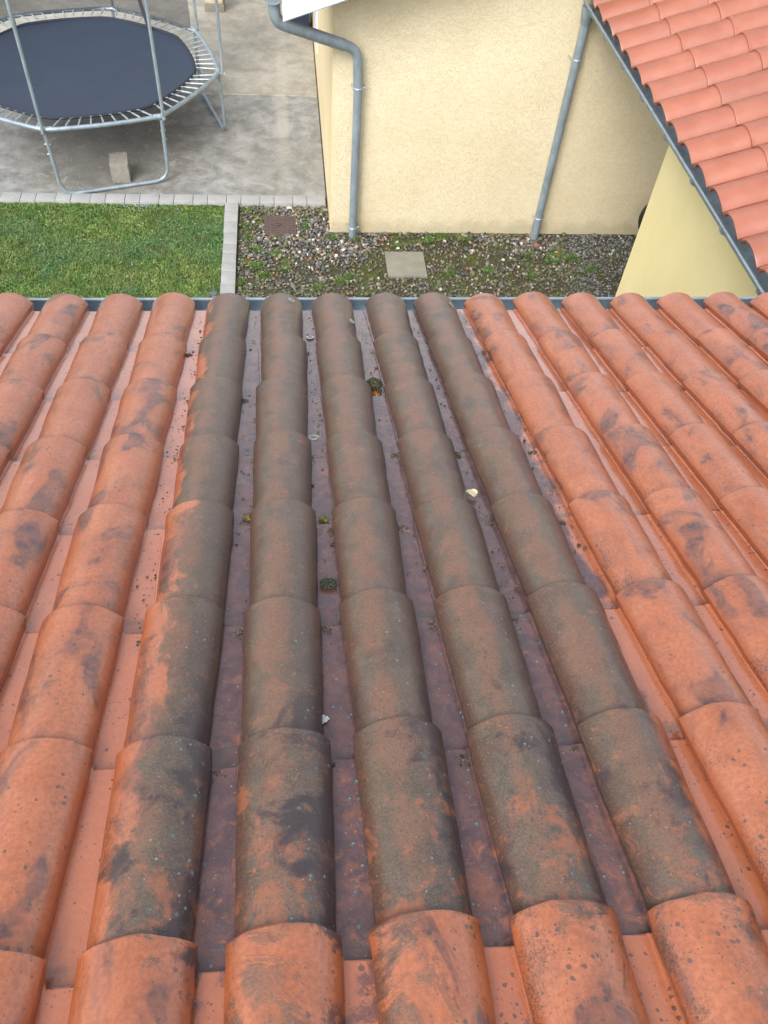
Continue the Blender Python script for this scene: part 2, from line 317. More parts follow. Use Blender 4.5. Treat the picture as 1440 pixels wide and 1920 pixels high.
MT = dict(
    tile=mat_old_tiles(), newtile=mat_new_tiles(),
    stucco=mat_stucco("cream_roughcast", (0.74, 0.645, 0.445), (0.79, 0.70, 0.50)),
    smooth=mat_stucco("smooth_cream_render", (0.76, 0.62, 0.37), (0.80, 0.67, 0.43), 0.12, False),
    yellow=mat_stucco("yellow_render", (0.80, 0.690, 0.360), (0.84, 0.735, 0.41), 0.10, False),
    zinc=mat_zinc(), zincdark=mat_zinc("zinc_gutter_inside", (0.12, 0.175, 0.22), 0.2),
    galv=mat_zinc("galvanised_tube", (0.30, 0.37, 0.42), 0.4), spring=mat_zinc("spring_steel", (0.46, 0.53, 0.58), 0.6),
    white=mat_plain("white_board_paint", (0.86, 0.88, 0.93), 0.35, var=0.05, scale=8),
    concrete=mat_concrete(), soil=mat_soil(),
    kerb=mat_plain("grey_kerb_stone", (0.36, 0.365, 0.36), 0.85, var=0.25, scale=9, bump=0.5),
    cover=mat_plain("cast_concrete_cover", (0.25, 0.24, 0.20), 0.8, var=0.35, scale=9, bump=0.4),
    rust=mat_plain("rusty_cover", (0.115, 0.080, 0.070), 0.8, var=0.5, scale=45, bump=0.8),
    block=mat_plain("weathered_block", (0.27, 0.255, 0.225), 0.9, var=0.35, scale=28, bump=0.7),
    timber=mat_plain("deck_boards", (0.10, 0.07, 0.05), 0.8), dark=mat_plain("dark_gap", (0.07, 0.065, 0.055), 0.9, var=0.8, scale=14),
    navy=mat_plain("navy_plastic", (0.020, 0.030, 0.065), 0.45, var=0.1), rubber=mat_plain("black_rubber", (0.02, 0.02, 0.02), 0.7),
    mat=mat_mat(), net=mat_net(), strap=mat_plain("black_webbing", (0.025, 0.03, 0.045), 0.8),
    stone=mat_attr("pebble", 0.6, 0.35, 90), grass=mat_attr("leaf_blade", 0.55, 0.15, 8), crumb=mat_attr("crumb", 0.85, 0.4, 200),
    lawn=mat_plain("lawn_soil", (0.075, 0.10, 0.030), 0.95, var=0.6, scale=9, bump=0.6),
    earth=mat_plain("earth", (0.10, 0.11, 0.05), 0.95, var=0.4, scale=2),
    lens=mat_plain("solar_cell", (0.12, 0.14, 0.18), 0.2), steel=mat_zinc("brushed_steel", (0.5, 0.5, 0.5), 0.9),
)

# ------------------------------------------------------------------ object helpers
def link(o, parent=None):
    COL.objects.link(o)
    if parent is not None: o.parent = parent
    return o
def tag(o, label=None, cat=None, group=None, kind=None):
    if label: o['label'] = label
    if cat: o['category'] = cat
    if group: o['group'] = group
    if kind: o['kind'] = kind
    return o
def empty(name, loc=(0, 0, 0), rot=None):
    o = bpy.data.objects.new(name, None); o.location = loc; o.empty_display_size = 0.1
    if rot: o.rotation_euler = rot
    return link(o)
def from_np(name, verts, faces, mat, parent=None, smooth=True, angle=40, loc=None):
    me = bpy.data.meshes.new(name)
    me.from_pydata([tuple(v) for v in verts] if not isinstance(verts, np.ndarray) else verts.tolist(), [], faces if not isinstance(faces, np.ndarray) else faces.tolist())
    me.materials.append(mat); me.update()
    if smooth:
        me.polygons.foreach_set('use_smooth', [True] * len(me.polygons))
        if angle: me.set_sharp_from_angle(angle=rad(angle))
    o = bpy.data.objects.new(name, me)
    if loc is not None: o.location = loc
    return link(o, parent)

class MB:
    """collects boxes, tubes, sweeps; builds them as one mesh (world coordinates minus the parent's location)"""
    def __init__(s): s.v = []; s.f = []
    def add(s, v, f):
        k = len(s.v); s.v += [Vector(p) for p in v]; s.f += [[i + k for i in q] for q in f]; return s
    def box(s, a, b, bev=0.0, rot=None, jit=0.0):
        bm = bmesh.new(); bmesh.ops.create_cube(bm, size=1)
        c = (Vector(a) + Vector(b)) / 2; d = Vector(b) - Vector(a)
        bmesh.ops.scale(bm, vec=d, verts=bm.verts)
        if bev: bmesh.ops.bevel(bm, geom=bm.edges[:], offset=bev, segments=2, affect='EDGES', profile=0.6)
        if jit:
            for v in bm.verts: v.co += Vector([random.uniform(-jit, jit) for _ in range(3)])
        if rot is not None: bm.transform(rot.to_4x4() if not isinstance(rot, Matrix) or len(rot) == 3 else rot)
        bm.transform(Matrix.Translation(c)); bm.verts.ensure_lookup_table()
        for i, v in enumerate(bm.verts): v.index = i
        s.add([v.co.copy() for v in bm.verts], [[v.index for v in f.verts] for f in bm.faces]); bm.free(); return s
    def tube(s, pts, r, seg=12, caps=True, radii=None, closed=False):
        pts = [Vector(p) for p in pts]; n = len(pts); V = []; F = []
        t0 = (pts[1] - pts[0]).normalized(); up = Vector((0, 0, 1)) if abs(t0.z) < 0.9 else Vector((0, 1, 0))
        nrm = t0.cross(up).normalized(); prev = t0
        for i in range(n):
            if closed: t = (pts[(i + 1) % n] - pts[i - 1]).normalized()
            else: t = (pts[min(i + 1, n - 1)] - pts[max(i - 1, 0)]).normalized()
            ax = prev.cross(t)
            if ax.length > 1e-7: nrm = Matrix.Rotation(prev.angle(t), 3, ax.normalized()) @ nrm
            prev = t; bn = t.cross(nrm).normalized(); nn = bn.cross(t).normalized()
            rr = radii[i] if radii else r
            V += [pts[i] + (nn * math.cos(2 * math.pi * k / seg) + bn * math.sin(2 * math.pi * k / seg)) * rr for k in range(seg)]
        m = n if closed else n - 1
        for i in range(m):
            a = i * seg; b = ((i + 1) % n) * seg
            for k in range(seg): F.append([a + k, a + (k + 1) % seg, b + (k + 1) % seg, b + k])
        if caps and not closed: F.append(list(range(seg))[::-1]); F.append([(n - 1) * seg + k for k in range(seg)])
        return s.add(V, F)
    def build(s, name, mat, parent=None, smooth=True, angle=35):
        off = Vector((0, 0, 0)); p = parent
        while p is not None: off = off + p.location; p = p.parent
        return from_np(name, [tuple(v - off) for v in s.v], s.f, mat, parent, smooth, angle)

def rounded(pts, r, n=6):
    """polyline with its corners rounded"""
    pts = [Vector(p) for p in pts]; out = [pts[0]]
    for i in range(1, len(pts) - 1):
        a = (pts[i - 1] - pts[i]); b = (pts[i + 1] - pts[i]); ra = min(r, a.length * 0.45, b.length * 0.45)
        A = pts[i] + a.normalized() * ra; Bq = pts[i] + b.normalized() * ra
        for k in range(n + 1):
            q = k / n; out.append(A * (1 - q) ** 2 + pts[i] * 2 * q * (1 - q) + Bq * q * q)
    out.append(pts[-1]); return out

# ------------------------------------------------------------------ tiled roofs
def roof_tiles(name, rows, cols, mat, parent, Wt, L, lap, bw0, bw1, crest, base, th, lead, jitter, x0, seed, ends=None, nring=9):
    """rows: list of (row number, v of the pan's lower end, length shown); cols: list of x of the barrel centre.
    local frame: x across, y down the slope, z out of the roof"""
    rg = np.random.default_rng(seed)
    V = []; F = []; A = []; Bc = []; Rw_ = []; base_i = 0
    for (ri, vlow, Lr) in rows:
        for cx in cols:
            jx, jv, jy, jt = rg.normal(0, 1, 4) * np.array(jitter)
            rr = rg.random(3); lift = abs(rg.normal(0, 0.0012))
            Lt = Lr + lap
            ss = np.concatenate([[0.0, 0.0025, 0.007], np.linspace(0.03, Lt, nring)])
            wob = rg.normal(0, 0.0008, (len(ss), 2))
            rings = []; chip = rg.normal(0, 0.0009, 28)[:0]
            for k, s_ in enumerate(ss):
                f = s_ / Lt; w = bw0 + (bw1 - bw0) * min(1, f * 1.05); hw = w / 2
                shrink = (0.0012 if k == 0 else 0)
                e = (th + 0.001 + lift) * (1 - f) - shrink
                na = 16; rise = crest - base
                Rr = (hw * hw + rise * rise) / (2 * rise); a0 = math.asin(min(1, hw / Rr))
                P = []; U = []
                P.append((-hw + 0.0035, 0.004)); U.append((0.0, 0))
                P.append((-hw - 0.0002, base - 0.007)); U.append((0.015, 0))
                for q in range(na + 1):
                    a = -a0 + 2 * a0 * q / na
                    P.append((Rr * math.sin(a), base + Rr * math.cos(a) - (Rr - rise))); U.append((0.03 + 0.94 * q / na, 0))
                P.append((hw + 0.0005, base - 0.006)); U.append((0.985, 0))
                P.append((hw + 0.001, 0.003)); U.append((1.0, 0.0))
                P.append((hw + 0.004, 0.0003)); U.append((1.0, 1.0))
                nxt = Wt - hw
                P.append((hw + 0.02, 0.0)); U.append((1.0, 1))
                P.append((nxt - 0.001, 0.0)); U.append((1.0, 1))
                P.append((nxt + 0.0015, 0.003)); U.append((1.0, 1))
                P.append((nxt + 0.005, 0.0040)); U.append((1.0, 1))
                P.append((nxt + 0.013, 0.0040)); U.append((1.0, 1))
                npnt = len(P)
                if not len(chip): chip = np.convolve(rg.normal(0, 0.0016, npnt + 2), [.33, .34, .33], 'valid')
                # inner surface
                I = []
                for j, (px, pz) in enumerate(P):
                    a_, b_ = P[max(j - 1, 0)], P[min(j + 1, npnt - 1)]
                    tx, tz = b_[0] - a_[0], b_[1] - a_[1]; ll = math.hypot(tx, tz) or 1
                    I.append((px + tz / ll * (th - 0.001), pz - tx / ll * (th - 0.001)))
                O = np.array(P); I = np.array(I)
                panstart = npnt - 6
                # barrels reach past the pan by 'lead'
                row = np.zeros((2 * npnt, 3)); lead_w = np.ones(npnt) * lead
                for j in range(npnt):
                    if j >= panstart: lead_w[j] = 0
                    elif j == panstart - 1: lead_w[j] = 0.3 * lead
                fade = max(0, 1 - f * 3.0)
                yy = -(s_) * np.ones(npnt) + lead_w * fade
                if k < 2: yy = yy + chip
                if k <= 3 and k > 0:
                    notch = (np.arange(npnt) >= npnt - 3)
                    yy = yy - notch * 0.0
                row[:npnt, 0] = O[:, 0] + wob[k, 0]; row[:npnt, 1] = yy; row[:npnt, 2] = O[:, 1] + e + wob[k, 1] * (k > 2)
                row[npnt:, 0] = I[:, 0] + wob[k, 0]; row[npnt:, 1] = yy; row[npnt:, 2] = I[:, 1] + e + wob[k, 1] * (k > 2)
                rings.append(row)
            R = np.array(rings); nr, nq, _ = R.shape
            ang = jy; ca, sa = math.cos(ang), math.sin(ang)
            Xp = R[:, :, 0] * ca - R[:, :, 1] * sa; Yp = R[:, :, 0] * sa + R[:, :, 1] * ca
            R[:, :, 0] = Xp + cx + jx; R[:, :, 1] = Yp + vlow + jv
            R[:, :, 2] += R[:, :, 0] * 0 + jt * (R[:, :, 0] - cx)
            V.append(R.reshape(-1, 3))
            npnt = nq // 2
            idx = np.arange(nr * nq).reshape(nr, nq) + base_i
            loop = list(range(npnt)) + list(range(nq - 1, npnt - 1, -1))
            for j in range(len(loop)):
                a, b = loop[j], loop[(j + 1) % len(loop)]
                for k in range(nr - 1): F.append((idx[k, a], idx[k, b], idx[k + 1, b], idx[k + 1, a]))
            for j in range(npnt - 1):
                F.append((idx[0, j + 1], idx[0, j], idx[0, npnt + j], idx[0, npnt + j + 1]))
                F.append((idx[-1, j], idx[-1, j + 1], idx[-1, npnt + j + 1], idx[-1, npnt + j]))
            A.append(np.tile(np.array([rr[0], rr[1], rr[2], 1.0]), (nr * nq, 1)))
            al = ss / Lr
            pl = np.zeros((nr, nq, 4)); pl[:, :, 3] = 1
            uu = np.array([q[0] for q in U] * 2); pp = np.array([q[1] for q in U] * 2)
            pl[:, :, 0] = uu; pl[:, :, 1] = pp; pl[:, :, 2] = np.clip(al, 0, 1)[:, None]
            Bc.append(pl.reshape(-1, 4)); Rw_.append(np.full(nr * nq, float(ri)))
            base_i += nr * nq
    V = np.concatenate(V); me = bpy.data.meshes.new(name)
    F = np.array(F, dtype=np.int32)
    me.vertices.add(len(V)); me.vertices.foreach_set('co', V.astype(np.float32).ravel())
    me.loops.add(F.size); me.loops.foreach_set('vertex_index', F.ravel())
    me.polygons.add(len(F)); me.polygons.foreach_set('loop_start', np.arange(0, F.size, 4, dtype=np.int32))
    me.polygons.foreach_set('loop_total', np.full(len(F), 4, dtype=np.int32))
    me.update(calc_edges=True); me.validate()
    me.polygons.foreach_set('use_smooth', [True] * len(me.polygons)); me.set_sharp_from_angle(angle=rad(23))
    for nm, arr in (('tile', np.concatenate(A)), ('place', np.concatenate(Bc))):
        at = me.attributes.new(nm, 'FLOAT_COLOR', 'POINT'); at.data.foreach_set('color', arr.astype(np.float32).ravel())
    at = me.attributes.new('row', 'FLOAT', 'POINT'); at.data.foreach_set('value', np.concatenate(Rw_).astype(np.float32))
    me.materials.append(mat)
    return link(bpy.data.objects.new(name, me), parent)

ROOF_Z = 2.681; SLOPE = rad(17)
def roof_pt(u, v, n=0.0):
    """a point of the near roof: across, down the slope, out of it -> world"""
    return Vector((u, v * math.cos(SLOPE) + n * math.sin(SLOPE), ROOF_Z - v * math.sin(SLOPE) + n * math.cos(SLOPE)))
ROOF_M = Matrix.Translation((0, 0, ROOF_Z)) @ Matrix.Rotation(-SLOPE, 4, 'X')

# ---------------- the house whose roof fills the lower part
house = empty('tiled_house', (0, 0, 0))
tag(house, 'foreground house with weathered orange tiles, brown moss film down the middle rows', 'house')
WT = 0.2156
rows = [(-1, 0.418, 0.418), (0, 0.0, 0.37)]
rows = [(-1, 0.418, 0.418)] + [(i, -0.37 * i + (0.004, 0, -0.004, 0.003, 0, -0.002, 0, 0, 0, 0, 0)[i], 0.37) for i in range(0, 10)]
cols = [-0.103 + WT * k for k in range(-9, 13)]
rt = roof_tiles('roof', rows, cols, MT['tile'], house, WT, 0.37, 0.06, 0.170, 0.146, 0.066, 0.0215, 0.0100, 0.03, (0.0026, 0.0055, 0.006, 0.010), 0, 3)
rt.matrix_local = ROOF_M
wb = MB(); wb.box((-2.02, -3.6, 0), (2.55, 0.14, 2.40)); wb.build('wall', MT['smooth'], house)
db = MB(); db.box((-2.1, -3.62, -0.055), (2.68, 0.36, -0.03)); deck = db.build('roof_deck', MT['timber'], house); deck.matrix_local = ROOF_M
fb = MB(); fb.box((-2.1, 0.345, 2.40), (2.68, 0.368, 2.515)); fb.build('fascia', MT['timber'], house)

def half_gutter(axis, a, b, c1, c2, r, th=0.002, seg=14):
    """half round trough; axis 'X' or 'Y' from a to b; centre (c1 across, c2 height)"""
    m = MB(); P = []
    bead = r + 0.001
    outer = [(math.cos(math.pi + math.pi * k / seg) * r, math.sin(math.pi + math.pi * k / seg) * r) for k in range(seg + 1)]
    inner = [(x * (r - th) / r, y * (r - th) / r) for x, y in outer]
    loop = outer + inner[::-1]
    V = []
    for t in (a, b):
        for x, y in loop:
            V.append((t, c1 + x, c2 + y) if axis == 'X' else (c1 + x, t, c2 + y))
    n = len(loop); F = [[k, (k + 1) % n, n + (k + 1) % n, n + k] for k in range(n)]
    m.add(V, F)
    return m
gut = half_gutter('X', -2.1, 2.40, 0.462, 2.530, 0.066)
gut.tube([(-2.1, 0.529, 2.531), (2.40, 0.529, 2.531)], 0.0075, 10)
g = gut.build('gutter', MT['zinc'], house)
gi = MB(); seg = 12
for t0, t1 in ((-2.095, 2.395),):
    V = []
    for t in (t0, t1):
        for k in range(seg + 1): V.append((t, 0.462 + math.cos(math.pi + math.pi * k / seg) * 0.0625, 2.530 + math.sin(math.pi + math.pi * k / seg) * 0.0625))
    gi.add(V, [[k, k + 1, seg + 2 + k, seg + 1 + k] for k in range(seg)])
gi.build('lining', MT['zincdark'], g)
for xj in (0.30, 1.725):
    m = MB(); m.tube([(xj - 0.012, 0.529, 2.531), (xj + 0.012, 0.529, 2.531)], 0.0092, 10); m.build('joint_sleeve', MT['zinc'], g)
for xb in (-1.7, -1.1, -0.5, 0.1, 0.7, 1.3, 1.9):
    m = MB(); m.tube([(xb, 0.462 + math.cos(a) * 0.070, 2.530 + math.sin(a) * 0.070) for a in np.linspace(math.pi, 2 * math.pi, 10)], 0.004, 6)
    m.build('gutter_bracket', MT['zinc'], g)

# ---------------- annex on the right, its roof runs across
annex = empty('annex', (2.75, 2.0, 0)); tag(annex, 'yellow annex at the right under clean salmon tiles, its eave running away from the camera', 'annex')
ASL = rad(19)
A_M = Matrix.Translation((2.463, 0, 2.235)) @ Matrix.Rotation(rad(90), 4, 'Z') @ Matrix.Rotation(-ASL, 4, 'X')
AW = 0.2665
arow = [(k, -0.362 * k, 0.362) for k in range(0, 8)]
acol = [4.40 - AW * k + 0.075 for k in range(-1, 15)]
acol = [c for c in acol if c > 0.78]
art = roof_tiles('roof', arow, acol, MT['newtile'], annex, AW, 0.362, 0.05, 0.240, 0.216, 0.080, 0.014, 0.012, 0.02, (0.0012, 0.002, 0.002, 0.003), 0, 11)
art.parent = annex; art.matrix_local = Matrix.Translation((-2.75, -2.0, 0)) @ A_M
d2 = MB(); d2.box((0.64, -2.75, -0.05), (4.935, -0.05, -0.022)); dk = d2.build('roof_deck', MT['timber'], None); dk.parent = annex
dk.matrix_local = Matrix.Translation((-2.75, -2.0, 0)) @ A_M
m = MB(); m.box((2.75, 0.62, 0), (2.95, 3.22, 2.20)); m.box((2.951, 3.02, 0), (5.2, 3.219, 2.20)); m.build('wall', MT['yellow'], annex)
ga = half_gutter('Y', 0.60, 4.90, 2.487, 2.215, 0.062)
ga.tube([(2.424, 0.60, 2.216), (2.424, 4.90, 2.216)], 0.0085, 10)
g2 = ga.build('gutter', MT['zinc'], annex)
for yb in (1.05, 1.62, 2.15, 2.70, 3.25, 3.75, 4.25, 4.68):
    m = MB(); m.tube([(2.487 + math.cos(a) * 0.066, yb, 2.215 + math.sin(a) * 0.066) for a in np.linspace(math.pi * 0.97, 2 * math.pi, 12)], 0.0065, 6)
    m.build('gutter_bracket', MT['zinc'], g2)
for yj in (1.42, 3.0):
    m = MB(); m.tube([(2.424, yj - 0.008, 2.216), (2.424, yj + 0.008, 2.216)], 0.0100, 10); m.build('joint_sleeve', MT['zinc'], g2)
m = MB(); m.box((2.56, 0.62, 2.15), (2.58, 4.935, 2.262)); m.build('fascia', MT['timber'], annex)

# ---------------- neighbouring house
nb = empty('rendered_house', (0.36, 4.94, 0))
tag(nb, 'house with cream roughcast gable wall and white verge board behind the gravel strip', 'house')
WY = 4.94
T19 = math.tan(rad(19))
# gable wall as a pentagon prism, front face roughcast
def prism(pts, y0, y1):
    n = len(pts); V = [(x, y0, z) for x, z in pts] + [(x, y1, z) for x, z in pts]
    F = [list(range(n)), list(range(n, 2 * n))[::-1]] + [[k, k + n, (k + 1) % n + n, (k + 1) % n] for k in range(n)]
    return V, F
ridge_x = 3.9
front = [(0.372, 0), (6.5, 0), (6.5, 2.22 + 0.0), (ridge_x, 2.22 + (ridge_x - 0.36) * T19), (0.372, 2.26)]
front[2] = (6.5, 2.22 + (ridge_x - 0.36) * T19 - (6.5 - ridge_x) * T19)
m = MB(); m.add(*prism(front, WY, WY + 0.25)); m.build('gable_wall', MT['stucco'], nb, smooth=False)
side = [(0.36, 0), (0.60, 0), (0.60, 2.2), (0.36, 2.2)]
m = MB(); m.add(*prism(side, WY + 0.251, 12.0)); m.add(*prism([(0.3605, 0), (0.3715, 0), (0.3715, 2.2), (0.3605, 2.2)], WY + 0.0, WY + 0.2505)); m.build('side_wall', MT['smooth'], nb, smooth=False)
m = MB(); m.box((0.347, 8.05, 0.42), (0.3595, 9.6, 1.9), 0.003); m.build('door_frame', MT['white'], nb)
# roof slab of the gable + verge board
def slope_box(x0, x1, zlow, h, y0, y1, zoff=0.0):
    z = lambda x: 2.118 + (x + 0.055) * T19 + zoff
    return prism([(x0, z(x0)), (x1, z(x1)), (x1, z(x1) + h), (x0, z(x0) + h)], y0, y1)
m = MB(); m.add(*slope_box(-0.055, ridge_x, 0, 0.20, 4.49, 4.515)); vb = m.build('verge_board', MT['white'], nb, smooth=False)
m = MB(); m.add(*slope_box(-0.058, ridge_x, 0, 0.006, 4.4855, 4.4895, -0.004)); m.build('drip_edge', MT['zinc'], vb, smooth=False)
m = MB(); m.add(*slope_box(-0.05, ridge_x, 0, 0.02, 4.516, 12.0, 0.10)); m.add(*prism([(ridge_x, 2.218 + (ridge_x + 0.055) * T19), (8.0, 2.218 + (ridge_x + 0.055) * T19 - (8 - ridge_x) * T19), (8.0, 2.238 + (ridge_x + 0.055) * T19 - (8 - ridge_x) * T19), (ridge_x, 2.238 + (ridge_x + 0.055) * T19)], 4.516, 12.0))
m.build('roof_deck', MT['timber'], nb, smooth=False)
N_M = Matrix.Translation((-0.10, 0, 2.235)) @ Matrix.Rotation(rad(90), 4, 'Z') @ Matrix.Rotation(-rad(19), 4, 'X')
nrt = roof_tiles('roof', [(k, -0.362 * k, 0.362) for k in range(0, 11)], [4.62 + AW * k for k in range(0, 8)], MT['newtile'], nb, AW, 0.362, 0.05, 0.240, 0.216, 0.080, 0.014, 0.012, 0.02, (0.0012, 0.002, 0.002, 0.003), 0, 12, nring=4)
nrt.matrix_local = Matrix.Translation((-0.36, -4.94, 0)) @ N_M
# gutter and its end cap at the left eave
ng = half_gutter('Y', 4.50, 12.0, -0.125, 2.31, 0.078)
ng.tube([(-0.204, 4.5, 2.311), (-0.204, 12.0, 2.311)], 0.009, 8)
g3 = ng.build('gutter', MT['zinc'], nb)
cap = []; n_ = 16
V = [(-0.125 + math.cos(math.pi + math.pi * k / n_) * 0.080, 4.497, 2.31 + math.sin(math.pi + math.pi * k / n_) * 0.080) for k in range(n_ + 1)]
V2 = [(x, y + 0.003, z) for x, y, z in V]
m = MB(); m.add(V + V2, [list(range(n_ + 1)), list(range(n_ + 1, 2 * n_ + 2))[::-1]] + [[k, k + n_ + 1, k + n_ + 2, k + 1] for k in range(n_)] + [[n_, 2 * n_ + 1, n_ + 1, 0]])
m.tube(V, 0.005, 6); m.build('end_cap', MT['zinc'], g3)

# downpipe at the left corner: outlet, elbow, slanted run, elbow, straight pipe
P = [(-0.118, 4.60, 2.26), (-0.118, 4.60, 2.075), (0.505, 4.86, 1.80), (0.575, 4.868, 1.76), (0.582, 4.868, 0.0)]
dp = MB(); dp.tube(rounded([P[0], P[1], P[2]], 0.15, 8)[:-1] + [Vector(P[2]) - Vector((0.06, 0.025, -0.026))], 0.047, 18)
d1 = dp.build('downpipe', MT['zinc'], nb); tag(d1, 'zinc downpipe at the left corner with a slanted swan neck')
dp = MB(); dp.tube(rounded([Vector(P[1]).lerp(Vector(P[2]), 0.80), Vector(P[2]) + Vector((0.06, 0.008, -0.022)), Vector((0.580, 4.868, 1.45))], 0.13, 10), 0.0415, 18); dp.build('elbow', MT['zinc'], d1)
dp = MB(); dp.tube([(0.580, 4.868, 1.56), (0.582, 4.868, -0.02)], 0.0385, 18); dp.build('straight_pipe', MT['zinc'], d1)
# right downpipe, socket at top, sleeve with a label near the bottom
d2_ = MB(); d2_.tube([(2.478, 4.868, 2.06), (2.478, 4.868, -0.02)], 0.0385, 18); d2o = d2_.build('downpipe', MT['zinc'], nb); tag(d2o, 'straight zinc downpipe in the shade of the annex gutter')
m = MB(); m.tube([(2.478, 4.868, 2.17), (2.478, 4.868, 2.04), (2.478, 4.868, 2.035)], 0.046, 18, radii=[0.06, 0.0445, 0.041]); m.build('outlet_socket', MT['zinc'], d2o)
m = MB(); m.tube([(2.478, 4.868, 0.175), (2.478, 4.868, -0.01)], 0.044, 18, radii=[0.0435, 0.043]); m.build('foot_sleeve', MT['zinc'], d2o)
m = MB(); m.add([(2.478 - 0.0438 * math.sin(a), 4.868 - 0.0441 * math.cos(a), z) for a in np.linspace(-0.1, 0.7, 6) for z in (0.07, 0.165)], [[2 * k, 2 * k + 1, 2 * k + 3, 2 * k + 2] for k in range(5)]); m.build('sticker', MT['spring'], d2o)
def clamp(x, z, par, r=0.041):
    m = MB(); m.tube([(x + math.cos(a) * r, 4.868 + math.sin(a) * r, z) for a in np.linspace(0, 2 * math.pi, 20, endpoint=False)], 0.0055, 6, closed=True)
    for s_ in (-1, 1): m.tube([(x + s_ * r, 4.868, z), (x + s_ * (r + 0.018), 4.868, z)], 0.006, 6); m.tube([(x + s_ * (r + 0.014), 4.86, z), (x + s_ * (r + 0.014), 4.94, z)], 0.004, 6)
    m.build('pipe_clamp', MT['spring'], par)
clamp(0.580, 1.47, d1); clamp(0.582, 0.11, d1); clamp(2.478, 1.76, d2o); clamp(2.478, 0.235, d2o)

# ------------------------------------------------------------------ ground
def sheet(name, x0, y0, x1, y1, z, mat, nx=1, ny=1, noise=0.0):
    xs = np.linspace(x0, x1, nx + 1); ys = np.linspace(y0, y1, ny + 1)
    V = [(x, y, z + (random.uniform(-noise, noise) if noise else 0)) for y in ys for x in xs]
    F = [[j * (nx + 1) + i, j * (nx + 1) + i + 1, (j + 1) * (nx + 1) + i + 1, (j + 1) * (nx + 1) + i] for j in range(ny) for i in range(nx)]
    return from_np(name, V, F, mat)
gr = sheet('ground', -250, -250, 250, 250, -0.06, MT['earth']); tag(gr, kind='structure')
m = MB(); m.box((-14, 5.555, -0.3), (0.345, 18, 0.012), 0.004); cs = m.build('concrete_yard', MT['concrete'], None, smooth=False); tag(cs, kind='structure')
m = MB(); m.box((0.3455, 4.95, -0.3), (0.3595, 18, 0.004)); o = m.build('wall_joint_gap', MT['dark'], None, smooth=False); tag(o, kind='structure')
ls = sheet('lawn', -14, -1, -0.715, 5.40, 0.0, MT['lawn'], 60, 30, 0.004); tag(ls, kind='structure')
sb = sheet('gravel_bed', -0.565, 0.15, 8.0, 5.40, -0.012, MT['soil'], 90, 60, 0.006); tag(sb, kind='structure')
# kerb: blocks in two lengths
kb = MB(); x = 0.335; k = 0
while x > -9:
    l = (0.195, 0.148)[k % 2]
    kb.box((x - l + 0.004, 5.405 + random.uniform(-.002, .002), -0.1), (x, 5.548, 0.040 + random.uniform(-.002, .002)), 0.005); x -= l; k += 1
y = 5.400; k = 0
while y > 0.5:
    l = (0.148, 0.148, 0.195, 0.195)[(k * 7 + k // 3) % 4]
    kb.box((-0.705 + random.uniform(-.003, .003), y - l + 0.004, -0.1), (-0.572 + random.uniform(-.002, .002), y, 0.040 + random.uniform(-.003, .002)), 0.005); y -= l; k += 1
ko = kb.build('kerb', MT['kerb'], None, angle=50); tag(ko, kind='structure')

# ------------------------------------------------------------------ loose stuff built with numpy
def np_mesh(name, V, F, mat, tint, smooth=False, k=None):
    me = bpy.data.meshes.new(name); k = F.shape[1]
    me.vertices.add(len(V)); me.vertices.foreach_set('co', V.astype(np.float32).ravel())
    me.loops.add(F.size); me.loops.foreach_set('vertex_index', F.astype(np.int32).ravel())
    me.polygons.add(len(F)); me.polygons.foreach_set('loop_start', np.arange(0, F.size, k, dtype=np.int32))
    me.polygons.foreach_set('loop_total', np.full(len(F), k, dtype=np.int32))
    me.update(calc_edges=True)
    if smooth: me.polygons.foreach_set('use_smooth', [True] * len(F))
    at = me.attributes.new('tint', 'FLOAT_COLOR', 'POINT')
    at.data.foreach_set('color', np.concatenate([tint, np.ones((len(V), 1))], 1).astype(np.float32).ravel())
    me.materials.append(mat); return link(bpy.data.objects.new(name, me))
bm = bmesh.new(); bmesh.ops.create_icosphere(bm, subdivisions=2, radius=1.0)
bm.verts.ensure_lookup_table(); ICO = np.array([v.co[:] for v in bm.verts]); ICOF = np.array([[v.index for v in f.verts] for f in bm.faces]); bm.free()
def rand_rot(n):
    q = rng.normal(size=(n, 4)); q /= np.linalg.norm(q, axis=1, keepdims=True); a, b, c, d = q.T
    return np.stack([1 - 2 * (c * c + d * d), 2 * (b * c - a * d), 2 * (b * d + a * c), 2 * (b * c + a * d), 1 - 2 * (b * b + d * d), 2 * (c * d - a * b), 2 * (b * d - a * c), 2 * (c * d + a * b), 1 - 2 * (b * b + c * c)], 1).reshape(n, 3, 3)
def pebbles(name, pos, size, tint, mat, flat=0.6):
    n = len(pos); sc = size[:, None] * np.stack([rng.uniform(0.8, 1.3, n), rng.uniform(0.7, 1.0, n), rng.uniform(0.45, 0.85, n)], 1)
    amp = rng.normal(0, 0.10, (n, len(ICO), 1)); ph = rng.uniform(0, 6.28, (n, 1, 3))
    lum = 1 + 0.16 * np.sin(ICO[None] * 2.3 + ph).sum(2, keepdims=True) + amp * 0.6
    V = ICO[None] * lum * sc[:, None, :]
    Rm = rand_rot(n); V = np.einsum('nij,nkj->nki', Rm, V); V[:, :, 2] *= flat + 0.2
    V += pos[:, None, :]
    F = (ICOF[None] + (np.arange(n) * len(ICO))[:, None, None]).reshape(-1, 3)
    return np_mesh(name, V.reshape(-1, 3), F, mat, np.repeat(tint, len(ICO), 0), True)
